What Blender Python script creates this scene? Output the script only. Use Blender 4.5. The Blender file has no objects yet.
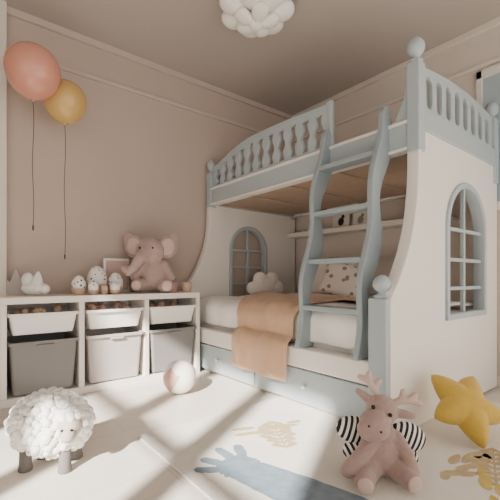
import bpy, bmesh, math, random
from mathutils import Vector, Matrix, Euler
random.seed(4)
C=bpy.context
sc=C.scene
COL=sc.collection
YAW=-math.radians(38.7)

# ---------------- materials ----------------
def lin(h):
    h=h.lstrip('#'); o=[]
    for i in (0,2,4):
        c=int(h[i:i+2],16)/255
        o.append(c/12.92 if c<=.04045 else ((c+.055)/1.055)**2.4)
    return (*o,1)
def mat(name,col,rough=.6,bump=0,bscale=60,var=0,vscale=6,sub=0,spec=.4,col2=None):
    m=bpy.data.materials.new(name); m.use_nodes=True
    nt=m.node_tree; b=nt.nodes['Principled BSDF']
    b.inputs['Base Color'].default_value=lin(col); b.inputs['Roughness'].default_value=rough
    b.inputs['Specular IOR Level'].default_value=spec
    if sub: b.inputs['Sheen Weight'].default_value=sub
    tc=nt.nodes.new('ShaderNodeTexCoord')
    if var or col2:
        n=nt.nodes.new('ShaderNodeTexNoise'); n.inputs['Scale'].default_value=vscale; n.inputs['Detail'].default_value=5
        nt.links.new(tc.outputs['Object'],n.inputs['Vector'])
        r=nt.nodes.new('ShaderNodeValToRGB'); c=lin(col); k=1-var
        r.color_ramp.elements[0].position=.35; r.color_ramp.elements[1].position=.65
        r.color_ramp.elements[0].color=lin(col2) if col2 else (c[0]*k,c[1]*k,c[2]*k,1)
        r.color_ramp.elements[1].color=c
        nt.links.new(n.outputs['Fac'],r.inputs['Fac']); nt.links.new(r.outputs['Color'],b.inputs['Base Color'])
    if bump:
        n=nt.nodes.new('ShaderNodeTexNoise'); n.inputs['Scale'].default_value=bscale; n.inputs['Detail'].default_value=4
        nt.links.new(tc.outputs['Object'],n.inputs['Vector'])
        bp=nt.nodes.new('ShaderNodeBump'); bp.inputs['Strength'].default_value=bump; bp.inputs['Distance'].default_value=.01
        nt.links.new(n.outputs['Fac'],bp.inputs['Height']); nt.links.new(bp.outputs['Normal'],b.inputs['Normal'])
    return m
def stripes(name,c1,c2,scale,axis='Z',pos=.5):
    m=mat(name,c1,.85); nt=m.node_tree; b=nt.nodes['Principled BSDF']
    tc=nt.nodes.new('ShaderNodeTexCoord'); w=nt.nodes.new('ShaderNodeTexWave')
    w.bands_direction=axis; w.inputs['Scale'].default_value=scale; w.inputs['Distortion'].default_value=.6
    w.inputs['Detail'].default_value=0
    r=nt.nodes.new('ShaderNodeValToRGB'); r.color_ramp.interpolation='CONSTANT'
    r.color_ramp.elements[0].color=lin(c1); r.color_ramp.elements[1].color=lin(c2); r.color_ramp.elements[1].position=pos
    nt.links.new(tc.outputs['Object'],w.inputs['Vector']); nt.links.new(w.outputs['Fac'],r.inputs['Fac'])
    nt.links.new(r.outputs['Color'],b.inputs['Base Color']); return m
def spots(name,c1,c2,scale,th):
    m=mat(name,c1,.5); nt=m.node_tree; b=nt.nodes['Principled BSDF']
    tc=nt.nodes.new('ShaderNodeTexCoord'); w=nt.nodes.new('ShaderNodeTexVoronoi'); w.inputs['Scale'].default_value=scale
    r=nt.nodes.new('ShaderNodeValToRGB'); r.color_ramp.interpolation='CONSTANT'
    r.color_ramp.elements[0].color=lin(c2); r.color_ramp.elements[1].color=lin(c1); r.color_ramp.elements[1].position=th
    nt.links.new(tc.outputs['Object'],w.inputs['Vector']); nt.links.new(w.outputs['Distance'],r.inputs['Fac'])
    nt.links.new(r.outputs['Color'],b.inputs['Base Color']); return m

M=dict(
 wall=mat('wall_pink_plaster','C1B0A5',.85,.05,40,.03,2),
 wallr=mat('wall_cream_plaster','DAD0C6',.85,.05,40,.02,2),
 ceil=mat('ceiling_paint','B8AFA8',.9,.03,30),
 trimw=mat('trim_paint','C8B9AE',.6),
 trimc=mat('trim_cream','E1D8CE',.6),
 blue=mat('bed_blue_lacquer','ACB8BD',.45),
 blue2=mat('ladder_blue_lacquer','98A4A9',.45),
 white=mat('bed_white_lacquer','EAE5DF',.45),
 wood=mat('slat_wood','B39D8A',.6,.1,30,.08,8),  # tan wood, base colour darkened to hold the shade under the upper bunk
 sheet=mat('white_linen','F4F1EC',.9,.25,25,sub=.3),
 blanket=mat('tan_wool','D2AD8E',.95,.35,90,.06,20,sub=.3),
 cab=mat('cabinet_white','EBE5DD',.5),
 binw=mat('bin_white_plastic','F3F0EC',.35),
 bing=mat('bin_grey_plastic','817E7B',.4),
 binp=mat('bin_pale_plastic','B9B0AC',.4),
 wool=mat('sheep_wool','F3F0EB',.95,.6,120,sub=.3),
 face=mat('sheep_face','B9ADA3',.9,.3,120),
 leg=mat('sheep_leg_grey','706A68',.9),
 moose=mat('moose_plush','AC9289',.95,.5,160,.08,30,sub=.3),
 moosel=mat('moose_light_plush','D0B4AA',.95,.5,160,sub=.3),
 eleph=mat('elephant_plush','B9A098',.95,.5,120,.08,20,sub=.3),
 elephl=mat('elephant_ear_plush','CFB2A9',.95,.4,120,sub=.3),
 black=mat('black_bead','161414',.2),
 stripe=stripes('striped_cloth','1F1E20','F0ECE8',14,'X'),
 star=mat('mustard_velvet','CBA845',.85,.4,60,.1,14,sub=.2),
 bpink=mat('balloon_pink','D2937F',.22,spec=.6),
 byel=mat('balloon_yellow','CFAA68',.22,spec=.6),
 string=mat('balloon_string','5E534C',.8),
 lamp=mat('lamp_cotton','F6F3EC',.8,.15,30),
 egg=spots('egg_spotted','F4F1EE','2A2624',38,.26),
 eggt=mat('egg_base_tan','D4B79E',.6),
 rug=mat('rug_cream','E9E4DB',.95,.4,150,.04,8),
 rblue=mat('rug_blue_print','8594A0',.95,.4,150,.18,25),
 rtan=mat('rug_tan_print','C6B28C',.95,.4,150,.15,25),
 ryel=mat('rug_yellow_print','D6BC6E',.95,.4,150,.15,25),
 pillow=mat('pillow_linen','F1ECE6',.9,.3,40,sub=.3),
 pillowg=mat('pillow_taupe','B3A79E',.9,.3,40,sub=.3),
 pillowp=spots('pillow_printed','EFE8E0','A08E7E',16,.30),
 pane=mat('window_pane','A9BAC3',.15,spec=.7),
 book1=mat('book_cover_tan','BE9C84',.7), book2=mat('book_cover_grey','8D8F90',.7),book3=mat('book_cover_white','EAE4DC',.7),
 blackp=mat('print_black','2C2A2A',.7),
 ballw=mat('ball_white','F4EFE9',.4), ballp=mat('ball_pink','DDB0A3',.4),
 frame=mat('window_frame_white','E8E2DA',.5),
)
def floor_mat():
    m=mat('floor_pale_oak','E6DED4',.42); nt=m.node_tree; b=nt.nodes['Principled BSDF']
    tc=nt.nodes.new('ShaderNodeTexCoord'); br=nt.nodes.new('ShaderNodeTexBrick')
    br.inputs['Color1'].default_value=lin('E0D8CE'); br.inputs['Color2'].default_value=lin('DAD1C6'); br.inputs['Mortar'].default_value=lin('C8BDB1')
    br.inputs['Scale'].default_value=1; br.inputs['Mortar Size'].default_value=.002; br.inputs['Brick Width'].default_value=1.4; br.inputs['Row Height'].default_value=.16
    nt.links.new(tc.outputs['Object'],br.inputs['Vector']); nt.links.new(br.outputs['Color'],b.inputs['Base Color']); return m
M['floor']=floor_mat()

# ---------------- helpers ----------------
MW={}
def group(name,loc=(0,0,0),rot=0):
    e=bpy.data.objects.new(name,None); COL.objects.link(e); e.empty_display_size=.05
    e.location=loc; e.rotation_euler=(0,0,rot)
    MW[e.name]=Matrix.Translation(loc)@Matrix.Rotation(rot,4,'Z'); return e
def reg(ob,parent=None,local=False):
    COL.objects.link(ob)
    if parent:
        ob.parent=parent
        if not local: ob.matrix_parent_inverse=MW[parent.name].inverted()
    return ob
def mobj(name,bm,m,parent=None,local=False,smooth=False,bevel=0,subd=0,recalc=True):
    if recalc: bmesh.ops.recalc_face_normals(bm,faces=bm.faces)
    me=bpy.data.meshes.new(name); bm.to_mesh(me); bm.free()
    if smooth:
        for p in me.polygons: p.use_smooth=True
    ms=m if isinstance(m,(list,tuple)) else [m]
    for x in ms: me.materials.append(x)
    ob=bpy.data.objects.new(name,me); reg(ob,parent,local)
    if bevel:
        b=ob.modifiers.new('b','BEVEL'); b.width=bevel; b.segments=3; b.limit_method='ANGLE'; b.angle_limit=.6
        for p in me.polygons: p.use_smooth=True
        ob.modifiers.new('wn','WEIGHTED_NORMAL')
    if subd:
        s=ob.modifiers.new('s','SUBSURF'); s.levels=subd; s.render_levels=subd
    return ob
def bmbox(bm,x0,x1,y0,y1,z0,z1):
    r=bmesh.ops.create_cube(bm,size=1,matrix=Matrix.Translation(((x0+x1)/2,(y0+y1)/2,(z0+z1)/2))@Matrix.Diagonal((x1-x0,y1-y0,z1-z0,1)))
    return r['verts']
def box(name,x0,x1,y0,y1,z0,z1,m,parent=None,local=False,bevel=.004):
    bm=bmesh.new(); bmbox(bm,x0,x1,y0,y1,z0,z1); return mobj(name,bm,m,parent,local,bevel=bevel)
def boxes(name,lst,m,parent=None,local=False,bevel=.003):
    bm=bmesh.new()
    for b in lst: bmbox(bm,*b)
    return mobj(name,bm,m,parent,local,bevel=bevel)
def plate(name,outlines,thick,plane,off,m,parent=None,local=False,bevel=.004):
    cu=bpy.data.curves.new(name,'CURVE'); cu.dimensions='2D'; cu.fill_mode='BOTH'
    cu.extrude=max(thick/2-bevel,.0005); cu.bevel_depth=bevel; cu.bevel_resolution=1; cu.offset=-bevel if bevel else 0
    for pts in outlines:
        s=cu.splines.new('POLY'); s.points.add(len(pts)-1)
        for i,p in enumerate(pts): s.points[i].co=(p[0],p[1],0,1)
        s.use_cyclic_u=True
    tmp=bpy.data.objects.new('tmp',cu); COL.objects.link(tmp)
    C.view_layer.update()
    me=bpy.data.meshes.new_from_object(tmp.evaluated_get(C.evaluated_depsgraph_get()))
    bpy.data.objects.remove(tmp)
    bm=bmesh.new(); bm.from_mesh(me); bpy.data.meshes.remove(me)
    for v in bm.verts:
        u,w,d=v.co
        if plane=='XZ': v.co=(u,off+d,w)
        elif plane=='YZ': v.co=(off+d,u,w)
        else: v.co=(u,w,off+d)
    bmesh.ops.remove_doubles(bm,verts=bm.verts,dist=.0002)
    for f in bm.faces: f.material_index=0
    return mobj(name,bm,m,parent,local)
def lathe(name,prof,loc,m,parent=None,local=False,seg=28,rot=None):
    bm=bmesh.new(); rings=[]
    for r,z in prof:
        rings.append([bm.verts.new((max(r,1e-4)*math.cos(2*math.pi*i/seg),max(r,1e-4)*math.sin(2*math.pi*i/seg),z)) for i in range(seg)])
    for a,b in zip(rings,rings[1:]):
        for i in range(seg): bm.faces.new((a[i],a[(i+1)%seg],b[(i+1)%seg],b[i]))
    bm.faces.new(rings[0]); bm.faces.new(rings[-1])
    T=Matrix.Translation(loc)
    if rot: T=T@Euler(rot).to_matrix().to_4x4()
    bmesh.ops.transform(bm,matrix=T,verts=bm.verts)
    return mobj(name,bm,m,parent,local,smooth=True)
def addell(bm,c,r,rot=(0,0,0),seg=20):
    if not hasattr(r,'__len__'): r=(r,r,r)
    bmesh.ops.create_uvsphere(bm,u_segments=seg,v_segments=seg*2//3,radius=1,matrix=Matrix.Translation(c)@Euler(rot).to_matrix().to_4x4()@Matrix.Diagonal((*r,1)))
def ell(name,c,r,m,parent=None,local=False,rot=(0,0,0),seg=24):
    bm=bmesh.new(); addell(bm,c,r,rot,seg); return mobj(name,bm,m,parent,local,smooth=True)
def blob(name,parts,m,parent=None,local=True,voxel=.006,sm=6):
    bm=bmesh.new()
    for p in parts:
        if p[0]=='s': addell(bm,p[1],p[2],p[3] if len(p)>3 else (0,0,0))
        else:
            _,pts,rs=p
            for k in range(len(pts)-1):
                a=Vector(pts[k]); b=Vector(pts[k+1]); n=max(2,int((b-a).length/(min(rs[k],rs[k+1])*.45)))
                for i in range(n+1):
                    t=i/n; addell(bm,a.lerp(b,t),rs[k]*(1-t)+rs[k+1]*t,seg=14)
    ob=mobj(name,bm,m,parent,local,smooth=True)
    r=ob.modifiers.new('r','REMESH'); r.mode='VOXEL'; r.voxel_size=voxel; r.use_smooth_shade=True
    s=ob.modifiers.new('s','SMOOTH'); s.iterations=sm; s.factor=.6
    return ob
def tube(name,pts,r,m,parent=None,local=False):
    cu=bpy.data.curves.new(name,'CURVE'); cu.dimensions='3D'; cu.bevel_depth=r; cu.bevel_resolution=3
    s=cu.splines.new('POLY'); s.points.add(len(pts)-1)
    for i,p in enumerate(pts): s.points[i].co=(*p,1)
    cu.materials.append(m); cu.use_fill_caps=True
    return reg(bpy.data.objects.new(name,cu),parent,local)
def pillow(name,c,w,h,t,rot,m,parent=None):
    bm=bmesh.new(); N=18; g={}
    for sd in (1,-1):
        for i in range(N+1):
            for j in range(N+1):
                u=-1+2*i/N; v=-1+2*j/N
                e=(1-abs(u)**3)*(1-abs(v)**3)
                z=sd*t/2*max(e,0)**.5
                k=1-.06*(1-abs(u*v)) if max(abs(u),abs(v))>.9 else 1
                g[sd,i,j]=bm.verts.new((u*w/2*k,v*h/2*k,z+.004*math.sin(9*u+3)*math.cos(8*v)*e))
    for sd in (1,-1):
        for i in range(N):
            for j in range(N): bm.faces.new((g[sd,i,j],g[sd,i+1,j],g[sd,i+1,j+1],g[sd,i,j+1]))
    bmesh.ops.remove_doubles(bm,verts=bm.verts,dist=.0008)
    ob=mobj(name,bm,m,parent,False,smooth=True); ob.location=c; ob.rotation_euler=rot; return ob

# ---------------- room ----------------
XW=3.12; YW=3.1; H=2.7; XL=-1.5; YB=-2.2
box('floor',XL,XW,YB,YW,-.08,0,M['floor'],bevel=0)
box('ceiling',XL-.1,XW+.1,YB,YW+.1,H,H+.1,M['ceil'],bevel=0)
box('wall_back',XL-.1,XW+.1,YW,YW+.1,0,H,M['wall'],bevel=0)
box('wall_right',XW,XW+.1,YB,YW,0,H,M['wallr'],bevel=0)
WY0,WY1,WZ0,WZ1=-.62,1.38,.35,2.4
boxes('wall_left',[(XL-.1,XL,YB,WY0,0,H),(XL-.1,XL,WY1,YW,0,H),(XL-.1,XL,WY0,WY1,0,WZ0),(XL-.1,XL,WY0,WY1,WZ1,H)],M['wallr'],bevel=0)
fr=[(XL-.08,XL-.02,WY0,WY1,WZ0,WZ0+.06),(XL-.08,XL-.02,WY0,WY1,WZ1-.06,WZ1),(XL-.08,XL-.02,WY0,WY0+.06,WZ0,WZ1),(XL-.08,XL-.02,WY1-.06,WY1,WZ0,WZ1)]
for k in range(1,3):
    y=WY0+(WY1-WY0)*k/3; fr.append((XL-.07,XL-.03,y-.08,y+.08,WZ0,WZ1))
fr.append((XL-.07,XL-.03,WY0,WY1,1.60,1.68))
boxes('gobo_window',fr,M['frame'])  # out-of-view window; opening and wide mullions shaped to band the sun on the floor
w2=group('window_2',(3.11,.7,1.8))
boxes('frame',[(3.095,3.12,.3,1.12,1.30,1.36),(3.095,3.12,.3,1.12,2.30,2.36),(3.095,3.12,.3,.36,1.3,2.36),(3.095,3.12,1.08,1.12,1.3,2.36),(3.098,3.12,.69,.73,1.3,2.36)],M['frame'],w2)
box('pane',3.112,3.119,.33,1.09,1.33,2.33,M['pane'],w2,bevel=0)
box('trim_1',.28,XW,YW-.018,YW,2.385,2.415,M['trimw'])
box('trim_2',XW-.018,XW,YB,YW-.02,2.385,2.415,M['trimc'])
box('trim_3',.28,XW,YW-.03,YW,H-.05,H,M['trimw'])
box('trim_4',XW-.03,XW,YB,YW-.03,H-.05,H,M['trimc'])
box('trim_5',.12,.285,YW-.07,YW,0,H,M['trimc'])
box('baseboard_back',.29,XW,YW-.015,YW,0,.08,M['trimc'])
box('baseboard_right',XW-.015,XW,YB,YW-.02,0,.08,M['trimc'])

# ---------------- bunk bed ----------------
bed=group('bunk_bed',(2.35,2.0,0))
Z0=.012
def sstep(a,b,t): return a+(b-a)*(t*t*(3-2*t))
def arch(cx,hw,z0,zt,n=20):
    p=[(cx-hw,z0),(cx+hw,z0)]
    zc=zt-hw
    for i in range(n+1):
        a=math.pi*i/n; p.append((cx+hw*math.cos(a),zc+hw*math.sin(a)))
    return p
def end_panel(name,y,th,hole):
    edge=[(1.66,Z0),(3.09,Z0),(3.09,1.62),(1.93,1.62)]
    for i in range(21):
        t=i/20; z=1.5-(1.5-.70)*t
        x=1.93-.27*(t**2.6)
        edge.append((x,z))
    return plate(name,[edge,hole],th,'XZ',y,M['white'],bed)
def arch_window(prefix,cx,hw,z0,zt,y,th):
    out=arch(cx,hw,z0,zt); inn=arch(cx,hw-.035,z0+.035,zt-.035)
    plate(prefix+'_casing',[out,inn],th,'XZ',y,M['blue'],bed)
    zc=zt-hw; ih=hw-.03
    l=[(cx-.012,cx+.012,y-.012,y+.012,z0+.03,zt-.03)]
    for f in (.0,.36,.70):
        z=zc-.0-(zc-z0-.03)*f
        l.append((cx-ih,cx+ih,y-.011,y+.011,z-.011,z+.011))
    boxes(prefix+'_muntins',l,M['blue'],bed)
end_panel('end_panel_near',1.0,.045,arch(2.55,.275,.575,1.375))
arch_window('window_near',2.55,.30,.55,1.40,1.0,.075)
end_panel('end_panel_far',3.04,.045,arch(2.40,.225,.60,1.31))
arch_window('window_far',2.40,.25,.57,1.335,3.04,.075)
def sweepband(name,y,w,m):
    a=[];b=[]
    for i in range(21):
        t=i/20; z=1.5-(.80)*t; x=1.93-.27*(t**2.6); a.append((x-.012,z)); b.append((x+.03,z))
    plate(name,[a+b[::-1]],w,'XZ',y,m,bed)
sweepband('edge_band_near',1.0,.065,M['white']); sweepband('edge_band_far',3.04,.065,M['white'])
box('low_post_near',1.63,1.725,.985,1.085,Z0,.70,M['blue'],bed,bevel=.008)
lathe('low_post_ball',[(.042,0),(.042,.012),(.024,.02),(.02,.03),(.03,.036),(.042,.055),(.046,.07),(.042,.086),(.03,.104),(.012,.114),(0,.116)],(1.678,1.035,.70),M['blue'],bed)
def tall(name,x,y,zt,zb=1.48):
    box(name,x-.036,x+.036,y-.036,y+.036,zb,zt-.14,M['blue'],bed,bevel=.008)
    lathe(name+'_finial',[(.036,0),(.036,.01),(.02,.02),(.018,.035),(.03,.042),(.042,.062),(.046,.083),(.042,.105),(.03,.124),(.012,.138),(0,.14)],(x,y,zt-.14),M['blue'],bed)
tall('post_near_front',1.95,1.0,2.10); tall('post_near_back',3.05,1.0,2.08)
tall('post_far_front',1.95,3.03,1.94); tall('post_far_back',3.05,3.03,1.94)
br=[(1.03,1.62),(1.16,1.62)]
for i in range(11):
    t=i/10; br.append((1.15-.11*math.sin(t*math.pi/2)**.7 if t>0 else 1.15,1.64+.30*t))
br.append((1.03,1.94))
plate('post_bracket',[br],.035,'YZ',1.95,M['blue'],bed)
box('fascia_front',1.925,1.975,1.03,3.0,1.50,1.65,M['blue'],bed,bevel=.008)
box('fascia_near',1.98,3.02,.965,1.03,1.60,1.72,M['blue'],bed,bevel=.008)
box('fascia_far',1.98,3.02,3.0,3.06,1.50,1.66,M['blue'],bed,bevel=.008)
box('fascia_back',3.03,3.07,1.03,3.0,1.50,1.66,M['white'],bed)
boxes('fascia_moulding',[(1.915,1.985,1.03,3.0,1.64,1.66),(1.915,1.985,1.03,3.0,1.495,1.512)],M['white'],bed)
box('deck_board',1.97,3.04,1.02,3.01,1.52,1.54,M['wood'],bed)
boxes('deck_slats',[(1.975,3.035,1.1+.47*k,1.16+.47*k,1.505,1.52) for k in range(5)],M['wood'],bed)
box('upper_mattress',2.0,3.02,1.05,2.98,1.54,1.70,M['sheet'],bed,bevel=.03)
def slot(c,z0,z1,w):
    n=16; L=[]
    for i in range(n+1):
        s=i/n
        k=.72+.28*math.cos(4*math.pi*s+math.pi)*-1
        e=min(1,math.sqrt(max(0,1-(abs(s-.5)*2)**8)))
        L.append((w/2*k*e,z0+(z1-z0)*s))
    return [(c-a,z) for a,z in L if a>1e-4]+[(c+a,z) for a,z in L[::-1] if a>1e-4]
def slot2(c,z0,z1,w):
    p=[]
    for i in range(9):
        a=math.pi+math.pi*i/8; p.append((c+w/2*math.cos(a),z0+w/2+w/2*math.sin(a)))
    for i in range(9):
        a=math.pi*i/8; p.append((c+w/2*math.cos(a),z1-w/2+w/2*math.sin(a)))
    return p
def rail(name,plane,off,u0,u1,zb,topf,n,zhole,sw,mt,sf=slot):
    N=40
    out=[(u0,zb),(u1,zb)]+[(u1+(u0-u1)*i/N,topf(1-i/N)) for i in range(N+1)]
    hs=[]
    for k in range(n):
        f=(k+.5)/n; u=u0+.03+(u1-u0-.06)*f
        hs.append(sf(u,zhole,topf((u-u0)/(u1-u0))-.045,sw))
    plate(name,[out]+hs,.03,plane,off,mt,bed,bevel=.005)
def topfront(f):
    return 1.955+.03*math.sin(math.pi*min(1,f*1.05)) - .10*max(0,(f-.62)/.38)**1.4
rail('guard_rail_front','YZ',1.95,1.58,2.99,1.645,topfront,11,1.672,.085,M['blue'])
box('guard_end_stile',1.93,1.97,1.56,1.60,1.645,1.975,M['blue'],bed,bevel=.012)
rail('guard_rail_near','XZ',1.0,1.985,3.015,1.71,lambda f:1.955+.04*math.sin(math.pi*f),8,1.745,.07,M['blue'],slot2)
rail('guard_rail_far','XZ',3.03,1.985,3.015,1.65,lambda f:1.85+.04*math.sin(math.pi*f),8,1.68,.07,M['blue'],slot2)
box('base_box',1.70,3.09,1.03,3.02,Z0,.26,M['white'],bed)
boxes('drawer_fronts',[(1.672,1.70,1.095,2.03,.03,.235),(1.672,1.70,2.045,3.01,.03,.235)],M['blue'],bed,bevel=.006)
for k,y in enumerate((1.55,2.5)):
    lathe('drawer_knob_%d'%k,[(.006,0),(.006,.012),(.014,.018),(.014,.024),(.004,.028)],(1.672,y,.14),M['white'],bed,rot=(0,-math.pi/2,0))
box('side_rail_front',1.662,1.765,1.085,3.01,.245,.37,M['white'],bed,bevel=.012)
box('lower_mattress',1.77,3.09,1.035,3.0,.26,.57,M['sheet'],bed,bevel=.04)
def cloth(name,path,y0f,y1f,m,ny=50,amp=.006,th=.012,seed=0,fold=.012):
    P=[Vector(p) for p in path]; L=[0]
    for a,b in zip(P,P[1:]): L.append(L[-1]+(b-a).length)
    ns=60; bm=bmesh.new(); g=[]
    for i in range(ns+1):
        s=L[-1]*i/ns; k=0
        while k<len(L)-2 and L[k+1]<s: k+=1
        t=(s-L[k])/(L[k+1]-L[k]); p=P[k].lerp(P[k+1],t); d=(P[k+1]-P[k]).normalized(); n=Vector((d.y,-d.x))
        if n.y<0 and abs(d.x)>.5: n=-n
        if abs(d.x)<=.5: n=Vector((-1,0))
        row=[]
        f=i/ns
        for j in range(ny+1):
            v=j/ny; y=y0f(f)+(y1f(f)-y0f(f))*v
            w=fold*(math.sin(y*23+seed+2.2*f)+.5*math.sin(y*51+seed*2+f*5))*(.35+.65*f)+amp*math.sin(f*17+y*9)
            q=p+n*(w+fold*1.2); row.append(bm.verts.new((q.x,y,q.y)))
        g.append(row)
    for i in range(ns):
        for j in range(ny): bm.faces.new((g[i][j],g[i+1][j],g[i+1][j+1],g[i][j+1]))
    ob=mobj(name,bm,m,bed,smooth=True)
    so=ob.modifiers.new('so','SOLIDIFY'); so.thickness=th; so.offset=1
    ss=ob.modifiers.new('ss','SUBSURF'); ss.levels=1; ss.render_levels=1
    return ob
cloth('duvet',[(3.0,.60),(2.4,.60),(1.85,.595),(1.78,.575),(1.757,.54),(1.757,.40)],lambda f:1.06,lambda f:2.97,M['sheet'],amp=.008,th=.02,fold=.007)
cloth('tan_blanket',[(2.55,.63),(2.2,.63),(1.85,.625),(1.76,.60),(1.715,.54),(1.70,.42),(1.645,.385),(1.632,.33),(1.63,.15)],
      lambda f:1.40+.26*min(1,f*1.5),lambda f:2.88-.64*sstep(0,1,min(1,f*1.25)),M['blanket'],amp=.006,th=.012,seed=1,fold=.011)
lad=group('bunk_ladder',(1.78,1.38,.37))
def stringer(name,y):
    A=[];B=[];N=48
    for i in range(N+1):
        t=i/N; z=.372+(1.77-.372)*t
        cx=1.675+.245*t**1.15+.024*math.sin(t*4*math.pi*1.25+.6)
        w=.052+.015*math.cos(t*4*math.pi*1.25)
        if t>.95: w*=math.sqrt(max(.05,1-((t-.95)/.05)**2))
        A.append((cx-w,z)); B.append((cx+w,z))
    plate(name,[A+B[::-1]],.036,'XZ',y,M['blue2'],lad,bevel=.005)
stringer('stringer_1',1.16); stringer('stringer_2',1.58)
for k,z in enumerate((.62,.90,1.20,1.50)):
    t=(z-.372)/1.40; cx=1.675+.245*t**1.15
    box('rung_%d'%k,cx-.045,cx+.045,1.17,1.57,z-.015,z+.015,M['blue2'],lad,bevel=.006)
blob('cloud_cushion',[('s',(2.50,2.86,.73),(.12,.06,.10)),('s',(2.35,2.86,.70),(.10,.055,.07)),('s',(2.65,2.86,.70),(.10,.055,.075)),('s',(2.42,2.86,.79),(.08,.055,.075)),('s',(2.58,2.86,.80),(.075,.055,.07))],M['pillow'],None,voxel=.012,sm=3)
pillow('bed_pillow',(2.90,2.48,.82),.44,.38,.15,(math.radians(80),0,math.radians(-78)),M['pillow'])
pillow('bed_pillow.001',(2.92,1.77,.82),.42,.38,.15,(math.radians(76),0,math.radians(-80)),M['pillowg'])
pillow('printed_cushion',(2.66,2.02,.78),.36,.32,.12,(math.radians(70),math.radians(16),math.radians(-64)),M['pillowp'])
pillow('bed_pillow.002',(2.90,2.17,.83),.4,.36,.12,(math.radians(78),0,math.radians(-85)),M['sheet'])

sh=group('wall_shelf',(3.03,2.15,1.26))
box('shelf_board',2.95,3.12,1.25,3.0,1.25,1.272,M['white'],sh)
box('shelf_lip',2.945,2.957,1.25,3.0,1.25,1.30,M['white'],sh)
def pframe(name,y,w,h,m2,lean=.06):
    g=group(name,(3.03,y,1.272))
    bm=bmesh.new()
    for b in ((-w/2,w/2,-.008,.008,0,.02),(-w/2,w/2,-.008,.008,h-.02,h),(-w/2,-w/2+.02,-.008,.008,0,h),(w/2-.02,w/2,-.008,.008,0,h)): bmbox(bm,*b)
    T=Matrix.Rotation(math.radians(-90),4,'Z')@Matrix.Rotation(-.12,4,'X')
    bmesh.ops.transform(bm,matrix=T,verts=bm.verts); mobj('frame',bm,M['frame'],g,True)
    bm=bmesh.new(); bmbox(bm,-w/2+.015,w/2-.015,-.003,.003,.01,h-.01); bmesh.ops.transform(bm,matrix=T,verts=bm.verts); mobj('print_paper',bm,M['book3'],g,True)
    bm=bmesh.new(); addell(bm,(0,-.004,h*.45),(w*.18,.003,h*.2)); addell(bm,(w*.1,-.004,h*.68),(w*.1,.003,h*.1)); bmesh.ops.transform(bm,matrix=T,verts=bm.verts); mobj('print_figure',bm,m2,g,True)
pframe('picture_frame',2.33,.20,.21,M['blackp']); pframe('picture_frame.001',2.10,.18,.19,M['book2'])
bk=group('book_row',(3.03,1.6,1.272))
y=1.4
for i in range(9):
    w=random.uniform(.018,.035); h=random.uniform(.14,.2)
    box('book_%d'%i,2.975,3.09,y,y+w-.002,1.273,1.272+h,M[random.choice(['book1','book3','book2','book3'])],bk,bevel=.002); y+=w
bk2=group('shelf_toy_train',(3.03,2.8,1.272))
boxes('wagons',[(3.0,3.05,2.62,2.68,1.272,1.32),(3.0,3.05,2.70,2.76,1.272,1.335),(3.0,3.05,2.78,2.84,1.272,1.32)],M['white'],bk2)

# ---------------- storage cabinet ----------------
cab=group('toy_storage_cabinet',(.93,2.9,0))
CX0,CX1,CY0,CY1=.22,1.63,2.71,3.08
boxes('carcass',[(CX0,CX1,CY0,CY1,.635,.68),(CX0,CX1,CY0,CY1,0,.05),(CX0+.01,CX1-.01,CY1-.02,CY1,.05,.635)]+
 [(x-.018,x+.018,CY0+.003,CY1,.05,.635) for x in (CX0+.018,.69,1.16,CX1-.018)],M['cab'],cab,bevel=.004)
def bin_(name,cx,z0,z1,w,m):
    bm=bmesh.new(); y0=CY0-.012;y1=CY1-.03
    def ring(w,ya,yb,z,r=.02):
        pts=[]
        for (sx,sy,a0) in ((1,1,0),(-1,1,90),(-1,-1,180),(1,-1,270)):
            for k in range(5):
                a=math.radians(a0+22.5*k); pts.append(bm.verts.new((cx+sx*(w/2-r)+r*math.cos(a),(yb-r if sy>0 else ya+r)+r*math.sin(a),z)))
        return pts
    R=[ring(w-.05,y0+.03,y1-.02,z0),ring(w-.01,y0+.008,y1,z1-.018),ring(w+.012,y0-.008,y1,z1-.018),ring(w+.012,y0-.008,y1,z1),ring(w-.012,y0+.01,y1-.01,z1),ring(w-.056,y0+.034,y1-.024,z0+.006)]
    for a,b in zip(R,R[1:]):
        n=len(a)
        for i in range(n): bm.faces.new((a[i],a[(i+1)%n],b[(i+1)%n],b[i]))
    bm.faces.new(R[0]); bm.faces.new(R[-1])
    mobj(name,bm,m,cab,smooth=False)
for k,(cx,ml) in enumerate(((.464,'bing'),(.925,'binp'),(1.386,'bing'))):
    bin_('bin_top_%d'%k,cx,.44,.575,.40,M['binw']); bin_('bin_low_%d'%k,cx,.06,.395,.40,M[ml])
    box('handle_%d'%k,cx-.05,cx+.05,CY0-.024,CY0-.008,.36,.374,M[ml],cab,bevel=.005)
    bm=bmesh.new()
    for i in range(9):
        addell(bm,(cx+random.uniform(-.14,.14),random.uniform(2.8,3.0),.56+random.uniform(0,.02)),random.uniform(.025,.038),seg=12)
    mobj('toys_inside_%d'%k,bm,M[('eggt','ballp','book1')[k]],cab,smooth=True)

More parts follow.
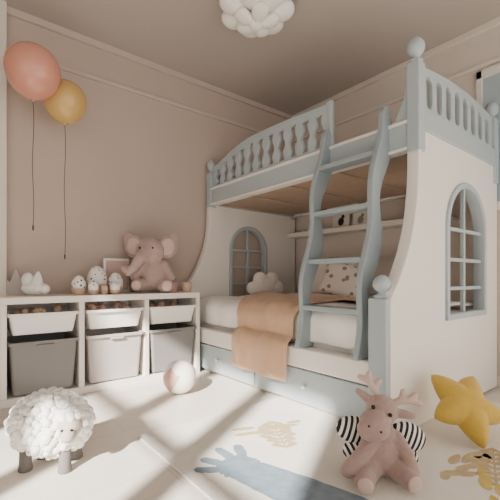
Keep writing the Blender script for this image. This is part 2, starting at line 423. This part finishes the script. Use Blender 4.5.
# ---------------- things on cabinet ----------------
ZT=.681
def egg(name,x,y,r,h,base=True,m='egg'):
    g=group(name,(x,y,ZT))
    pr=[]
    for i in range(15):
        a=math.pi*i/14; pr.append((r*math.sin(a)*(1-.12*(1-math.cos(a))/2*1.6+.06),h*(1-math.cos(a))/2))
    lathe('shell',pr,(0,0,.012),M[m],g,True)
    lathe('egg_cup',[(r*.6,0),(r*.72,.006),(r*.95,h*.25),(r*1.02,h*.36),(r*1.0,h*.37),(r*.8,h*.3)],(0,0,0),M['eggt'],g,True)
egg('egg_figurine',.85,2.92,.075,.20); egg('egg_figurine.001',.98,2.89,.058,.15)
egg('egg_figurine.002',.70,2.84,.050,.125); egg('egg_figurine.003',.785,2.78,.038,.09); egg('egg_figurine.004',.86,2.775,.026,.06,m='eggt'); egg('egg_figurine.005',.935,2.77,.038,.08)
pf=group('pink_block_sign',(1.05,3.03,ZT)); box('panel',.93,1.14,3.02,3.05,ZT,.96,M['binw'],pf,bevel=.01); box('panel_print',.95,1.12,3.005,3.022,ZT+.03,.94,M['elephl'],pf,bevel=.006)
g=group('white_plush_toy',(.42,2.84,ZT+.006),YAW)
blob('body',[('s',(0,0,.045),(.085,.05,.045)),('s',(-.04,0,.10),(.04,.035,.05)),('c',[(.02,0,.08),(.03,0,.15)],[.040,.010]),('s',(.07,0,.04),(.035,.035,.035))],M['wool'],g,voxel=.006,sm=3)
g2=group('paper_crown',(.34,3.02,ZT),YAW*.6)
pts=[(-.06,0),(.06,0),(.075,.15),(.04,.09),(.0,.19),(-.04,.09),(-.075,.15)]
plate('crown',[pts],.012,'XZ',0,M['binp'],g2,True,bevel=.002)
for n,x,y in (('small_cup',1.47,2.90),('small_cup.001',1.55,2.80)):
    g=group(n,(x,y,ZT)); lathe('cup',[(.035,0),(.038,.004),(.043,.085),(.040,.085),(.034,.01)],(0,0,0),M['ballp' if n=='small_cup' else 'eggt'],g,True)

el=group('elephant_plush',(1.27,2.87,ZT+.012),YAW+.15)
blob('body',[('s',(.02,.02,.135),(.12,.10,.135)),('s',(-.01,-.01,.33),(.115,.10,.11)),
  ('c',[(-.03,-.07,.32),(-.08,-.13,.26),(-.12,-.16,.19),(-.16,-.17,.15),(-.19,-.17,.18)],[.055,.044,.034,.030,.026]),
  ('c',[(-.07,-.02,.21),(-.13,-.07,.12)],[.045,.038]),('c',[(.10,-.02,.21),(.15,-.06,.12)],[.045,.038]),
  ('c',[(-.05,-.03,.05),(-.10,-.12,.05)],[.055,.05]),('c',[(.09,-.03,.05),(.13,-.12,.05)],[.055,.05])],M['eleph'],el,voxel=.008,sm=6)
for sx in (-1,1):
    bm=bmesh.new()
    addell(bm,(0,0,0),(.085,.018,.095),(0,0,0)); addell(bm,(sx*.03,0,.06),(.05,.016,.065))
    bmesh.ops.transform(bm,matrix=Matrix.Translation((-.01+sx*.135,.01,.365))@Matrix.Rotation(sx*.35,4,'Z')@Matrix.Rotation(sx*.25,4,'Y'),verts=bm.verts)
    mobj('ear_%d'%(sx+1),bm,M['eleph'],el,True,smooth=True)
    ell('ear_inner_%d'%(sx+1),(-.01+sx*.135,-.012,.365),(.062,.012,.072),M['elephl'],el,True,rot=(0,sx*.25,sx*.35))
    ell('eye_%d'%(sx+1),(-.035+sx*.05,-.10,.345),.009,M['black'],el,True)
    ell('foot_pad_%d'%(sx+1),(.015+sx*.115,-.165,.05),(.038,.012,.038),M['elephl'],el,True)

# ---------------- balloons ----------------
def balloon(name,x,y,z,r,m,zb):
    g=group(name,(x,y,z))
    pr=[(0,-r*1.22),(r*.06,-r*1.22),(r*.03,-r*1.16),(r*.09,-r*1.1)]
    for i in range(1,19):
        a=math.pi*i/18
        pr.append((r*math.sin(a)*(1-.07*math.cos(a)),-r*1.1*math.cos(a) if a<math.pi/2 else -r*math.cos(a)))
    lathe('skin',pr,(0,0,0),m,g,True,seg=40)
    tube('string',[(0.004*math.sin(i*.8),0,-r*1.2-(z-r*1.2-zb)*i/12) for i in range(13)],.0022,M['string'],g,True)
    ell('string_bead',(0,0,zb-z),(.006,.006,.02),M['string'],g,True)
balloon('balloon',.395,2.7,2.115,.160,M['bpink'],1.12)
balloon('balloon.001',.61,2.84,2.04,.140,M['byel'],.95)

# ---------------- ceiling lamp ----------------
g=group('flower_ceiling_lamp',(1.6,1.93,2.60))
bm=bmesh.new()
def petal(a,r0,r1,w,z0,z1,th):
    ca,sa=math.cos(a),math.sin(a); L=r1-r0
    pitch=math.atan2(z1-z0,L)
    T=Matrix.Rotation(a,4,'Z')@Matrix.Translation(((r0+r1)/2,0,(z0+z1)/2))@Matrix.Rotation(-pitch,4,'Y')@Matrix.Diagonal((L/2,w/2,th/2,1))
    r=bmesh.ops.create_uvsphere(bm,u_segments=24,v_segments=16,radius=1)
    for v in r['verts']:
        v.co.y*=(.75+.35*v.co.x) ; v.co.z*=(.9+.2*v.co.x)
    bmesh.ops.transform(bm,matrix=T,verts=r['verts'])
for i in range(7): petal(2*math.pi*i/7+.2,.02,.26,.20,-.01,.02,.12)
for i in range(5): petal(2*math.pi*i/5+.5,.005,.16,.14,-.085,-.05,.075)
addell(bm,(0,0,-.085),(.05,.05,.035))
mobj('petals',bm,M['lamp'],g,True,smooth=True)
lathe('mount',[(.06,.03),(.08,.05),(.08,.10)],(0,0,0),M['lamp'],g,True)

# ---------------- sheep ----------------
sp=group('sheep_plush',(.335,1.77,0),YAW)
bm=bmesh.new()
addell(bm,(-.01,0,.175),(.145,.115,.115))
N=380
for i in range(N):
    zz=1-2*(i+.5)/N; ph=i*2.39996
    rr=math.sqrt(1-zz*zz); d=Vector((rr*math.cos(ph),rr*math.sin(ph),zz))
    p=Vector((-.01+d.x*.16,d.y*.118,.178+d.z*.125)); p+=Vector([random.uniform(-.007,.007) for _ in range(3)])
    addell(bm,p,random.uniform(.014,.022),seg=10)
mobj('wool_body',bm,M['wool'],sp,True,smooth=True)
blob('head',[('s',(.115,-.085,.20),(.045,.045,.05)),('s',(.125,-.125,.175),(.030,.035,.028))],M['face'],sp,voxel=.005,sm=5)
bm=bmesh.new()
for i in range(50):
    a=random.uniform(0,6.28); e=random.uniform(.2,1.5)
    addell(bm,(.112+.045*math.cos(a)*math.cos(e),-.07+.04*math.sin(a)*math.cos(e),.225+.035*math.sin(e)),random.uniform(.012,.018),seg=10)
mobj('wool_cap',bm,M['wool'],sp,True,smooth=True)
ell('ear_1',(.068,-.105,.20),(.028,.010,.014),M['face'],sp,True,rot=(0,.5,.3)); ell('ear_2',(.165,-.07,.20),(.028,.010,.014),M['face'],sp,True,rot=(0,-.5,-.3))
ell('eye_1',(.105,-.135,.198),.006,M['black'],sp,True); ell('eye_2',(.14,-.13,.198),.006,M['black'],sp,True)
for k,(x,y) in enumerate(((-.09,-.05),(-.08,.06),(.08,-.06),(.07,.06))):
    lathe('leg_%d'%k,[(.026,0),(.028,.006),(.024,.03),(.022,.11)],(x,y,0),M['leg'],sp,True)

# ---------------- ball ----------------
g=group('toy_ball',(1.225,2.31,.115))
bm=bmesh.new(); addell(bm,(0,0,0),.115,(.5,.3,0),seg=32)
ob=mobj('ball_skin',bm,[M['ballw'],M['ballp']],g,True,smooth=True)
for p in ob.data.polygons:
    c=p.center; q=Euler((.5,.3,0)).to_matrix().inverted()@c
    if int((math.atan2(q.y,q.x)+math.pi)/(math.pi/3))%2==0 and q.z<.06: p.material_index=1

# ---------------- rug ----------------
rg=group('area_rug',(1.6,.6,0))
box('rug_pile',.72,2.7,-.7,1.80,0,.01,M['rug'],rg,bevel=.004)
class Marks:
    def __init__(s): s.bm=bmesh.new(); s.z=.0106
    def dab(s,a,b,w0,w1,r,wm=None):
        a=Vector(a); b=Vector(b); d=(b-a); L=d.length; d.normalize(); n=Vector((-d.y,d.x)); K=14
        P=[];Q=[]
        for i in range(K+1):
            t=i/K; w=(w0*(1-t)+w1*t)
            if wm: w+=wm*math.sin(math.pi*t)
            w*=min(1,math.sqrt(max(.0,1-(abs(t-.5)*2)**6)))+.02
            c=a+d*L*t
            P.append(c+n*w/2*r.uniform(.9,1.1)); Q.append(c-n*w/2*r.uniform(.9,1.1))
        Pv=[s.bm.verts.new((p.x,p.y,s.z)) for p in P]; Qv=[s.bm.verts.new((p.x,p.y,s.z)) for p in Q]
        for i in range(K): s.bm.faces.new((Qv[i],Qv[i+1],Pv[i+1],Pv[i]))
        s.z+=.00012
    def done(s,name,m):
        mobj(name,s.bm,m,rg,recalc=False)
def feather(name,c,ang,L,W,nb,m):
    r=random.Random(name); k=Marks(); c=Vector(c); u=Vector((math.cos(ang),math.sin(ang))); v=Vector((-u.y,u.x))
    k.dab(c,c+u*L,.012,.006,r)
    for i in range(nb):
        t=(i+.6)/nb; w=W*math.sin(math.pi*(t*.8+.15))
        for sd in (1,-1):
            a=c+u*L*t*.9; k.dab(a,a+u*w*.8+v*sd*w*r.uniform(.85,1.1),.016,L/nb*1.05,r)
    k.done(name,m)
def armprint(name,c,ang,L,W,m,seed,nf=4):
    r=random.Random(seed); k=Marks(); c=Vector(c); u=Vector((math.cos(ang),math.sin(ang))); v=Vector((-u.y,u.x))
    ns=5
    for i in range(ns):
        o=(i-(ns-1)/2)*W/ns
        k.dab(c+v*o*1.15+u*r.uniform(-.03,.02),c+v*o*.85+u*(L*r.uniform(.93,1.03)),W/ns*1.5,W/ns*1.5,r,.01)
    pc=c+u*L
    k.dab(pc-u*.06,pc+u*.10,W*.9,W*.8,r,.03)
    for i in range(nf):
        f=(i-(nf-1)/2)/((nf-1)/2)
        a=pc+v*f*W*.35+u*.04; dd=(u+v*f*.75).normalized()
        k.dab(a,a+dd*(.17-.04*abs(f))*r.uniform(.9,1.1),.036,.044,r,.008)
    k.done(name,m)
def scatter(name,c,ang,L,W,n,m,seed):
    r=random.Random(seed); k=Marks(); c=Vector(c); u=Vector((math.cos(ang),math.sin(ang))); v=Vector((-u.y,u.x))
    for i in range(n):
        a=c+u*L*(i/n)+v*r.uniform(-W,W); th=ang+r.uniform(-.35,.35)
        k.dab(a,a+Vector((math.cos(th),math.sin(th)))*r.uniform(.08,.16),.024,.014,r,.018)
    k.done(name,m)
armprint('blue_arm_print',(1.06,.70),math.radians(103),.54,.18,M['rblue'],3)
feather('tan_feather_1',(1.20,1.22),math.radians(62),.36,.09,8,M['rtan'])
feather('tan_feather_2',(1.58,.50),math.radians(20),.42,.08,8,M['rtan'])
scatter('yellow_dabs',(1.44,.40),math.radians(35),.24,.04,9,M['ryel'],4)
scatter('tan_dabs',(1.50,.68),math.radians(-8),.34,.04,12,M['rtan'],8)
scatter('tan_dabs_2',(1.50,1.42),math.radians(170),.36,.05,8,M['rtan'],9)

# ---------------- moose plush ----------------
ms=group('moose_plush',(1.34,.825,.013),YAW)
blob('body',[('s',(-.01,.0,.085),(.08,.068,.088)),('s',(0,.0,.16),(.055,.05,.05)),
 ('c',[(-.04,-.02,.155),(-.10,-.05,.10),(-.155,-.07,.055)],[.034,.029,.031]),
 ('c',[(.05,-.01,.15),(.08,-.05,.10),(.085,-.08,.05)],[.031,.027,.029]),
 ('c',[(-.04,-.02,.045),(-.09,-.09,.042),(-.11,-.13,.042)],[.043,.037,.037]),
 ('c',[(.03,-.02,.045),(.05,-.09,.042),(.06,-.12,.042)],[.043,.037,.037])],M['moose'],ms,voxel=.005,sm=6)
Tt=Matrix.Translation((-.02,-.02,.24))@Matrix.Rotation(math.radians(22),4,'Y')@Matrix.Rotation(math.radians(-18),4,'Z')@Matrix.Scale(1.25,4)
def tp(p): return tuple(Tt@Vector(p))
blob('head',[('s',tp((0,0,.02)),(.062,.058,.063)),('s',tp((-.01,-.045,-.015)),(.058,.058,.052)),('s',tp((-.01,-.07,-.028)),(.062,.045,.046)),
  ('c',[tp((-.045,0,.035)),tp((-.085,.0,.045))],[.020,.014]),('c',[tp((.045,0,.035)),tp((.085,.0,.045))],[.020,.014])],M['moose'],ms,voxel=.005,sm=5)
for s in (-1,1):
    blob('antler_%d'%(s+1),[('c',[tp((s*.024,.01,.055)),tp((s*.045,.01,.075)),tp((s*.066,.01,.088)),tp((s*.074,.01,.108))],[.014,.016,.017,.013]),
      ('c',[tp((s*.045,.01,.075)),tp((s*.038,.01,.102))],[.015,.012]),('c',[tp((s*.066,.01,.088)),tp((s*.096,.01,.088))],[.015,.012])],M['moosel'],ms,voxel=.004,sm=4)
    ell('eye_%d'%(s+1),tp((s*.026-.005,-.050,.028)),.008,M['black'],ms,True)
    ell('nostril_%d'%(s+1),tp((s*.018-.01,-.1045,-.018)),.004,M['black'],ms,True)
ell('sole_1',(-.118,-.162,.043),(.028,.010,.030),M['moosel'],ms,True,rot=(0,0,-.3)); ell('sole_2',(.064,-.152,.043),(.028,.010,.030),M['moosel'],ms,True,rot=(0,0,.2))
for k,(c,r,rot) in enumerate((((-.10,.05,.16),(.075,.03,.055),(0,.25,0)),((.12,.05,.13),(.08,.03,.06),(0,.35,0)),((-.08,.055,.09),(.07,.025,.045),(0,-.5,0)),((.10,.055,.06),(.075,.025,.045),(0,.5,0)))):
    o=ell('striped_bow_%d'%k,(0,0,0),r,M['stripe'],ms,True); o.location=c; o.rotation_euler=rot

# ---------------- star cushion ----------------
bm=bmesh.new(); N=100; K=14; rings={}
def sr(a):
    a=(a%(2*math.pi/5))/(2*math.pi/5); d=abs(a-.5)*2
    return .118+.092*(d**1.25)
for sd in (1,-1):
    for k in range(K+1):
        rho=k/K
        for i in range(N):
            a=2*math.pi*i/N; R=sr(a)*rho
            h=sd*.072*(1-rho**2.2)**.6*(1-.15*(sr(a)-.11)/.09*rho)
            rings[sd,k,i]=bm.verts.new((R*math.cos(a),R*math.sin(a),h))
for sd in (1,-1):
    for k in range(K):
        for i in range(N):
            j=(i+1)%N; f=(rings[sd,k,i],rings[sd,k+1,i],rings[sd,k+1,j],rings[sd,k,j])
            bm.faces.new(f)
bmesh.ops.remove_doubles(bm,verts=bm.verts,dist=.0006)
RT=Matrix.Translation((1.97,.76,0))@Matrix.Rotation(math.radians(-26),4,'Z')@Matrix.Rotation(math.radians(48),4,'X')@Matrix.Rotation(math.radians(-24),4,'Z')
bmesh.ops.transform(bm,matrix=RT,verts=bm.verts)
zm=min(v.co.z for v in bm.verts)
c0=Vector((1.97,.76,0))
for v in bm.verts: v.co.z+=.012-zm; v.co-=c0
so=mobj('star_cushion',bm,M['star'],None,smooth=True); so.location=c0
s=so.modifiers.new('s','SMOOTH'); s.iterations=3

# ---------------- light ----------------
w=bpy.data.worlds.new('World'); sc.world=w; w.use_nodes=True
bg=w.node_tree.nodes['Background']; bg.inputs['Color'].default_value=lin('FFFBF6'); bg.inputs['Strength'].default_value=1.5
sl=bpy.data.lights.new('sun','SUN'); sl.energy=22; sl.angle=math.radians(1.6); sl.color=(1,.95,.88)
so_=bpy.data.objects.new('sun',sl); COL.objects.link(so_)
el_=math.radians(31); d=Vector((.86*math.cos(el_),.51*math.cos(el_),-math.sin(el_)))
so_.rotation_euler=d.to_track_quat('-Z','Y').to_euler(); so_.location=(-3,-2,3)

# ---------------- camera ----------------
cam=bpy.data.cameras.new('camera'); cam.sensor_width=36; cam.lens=370/500*36; cam.shift_y=.056; cam.clip_start=.05
co=bpy.data.objects.new('camera',cam); COL.objects.link(co)
co.location=(0,0,.8); co.rotation_euler=(math.radians(90),0,YAW)
sc.camera=co
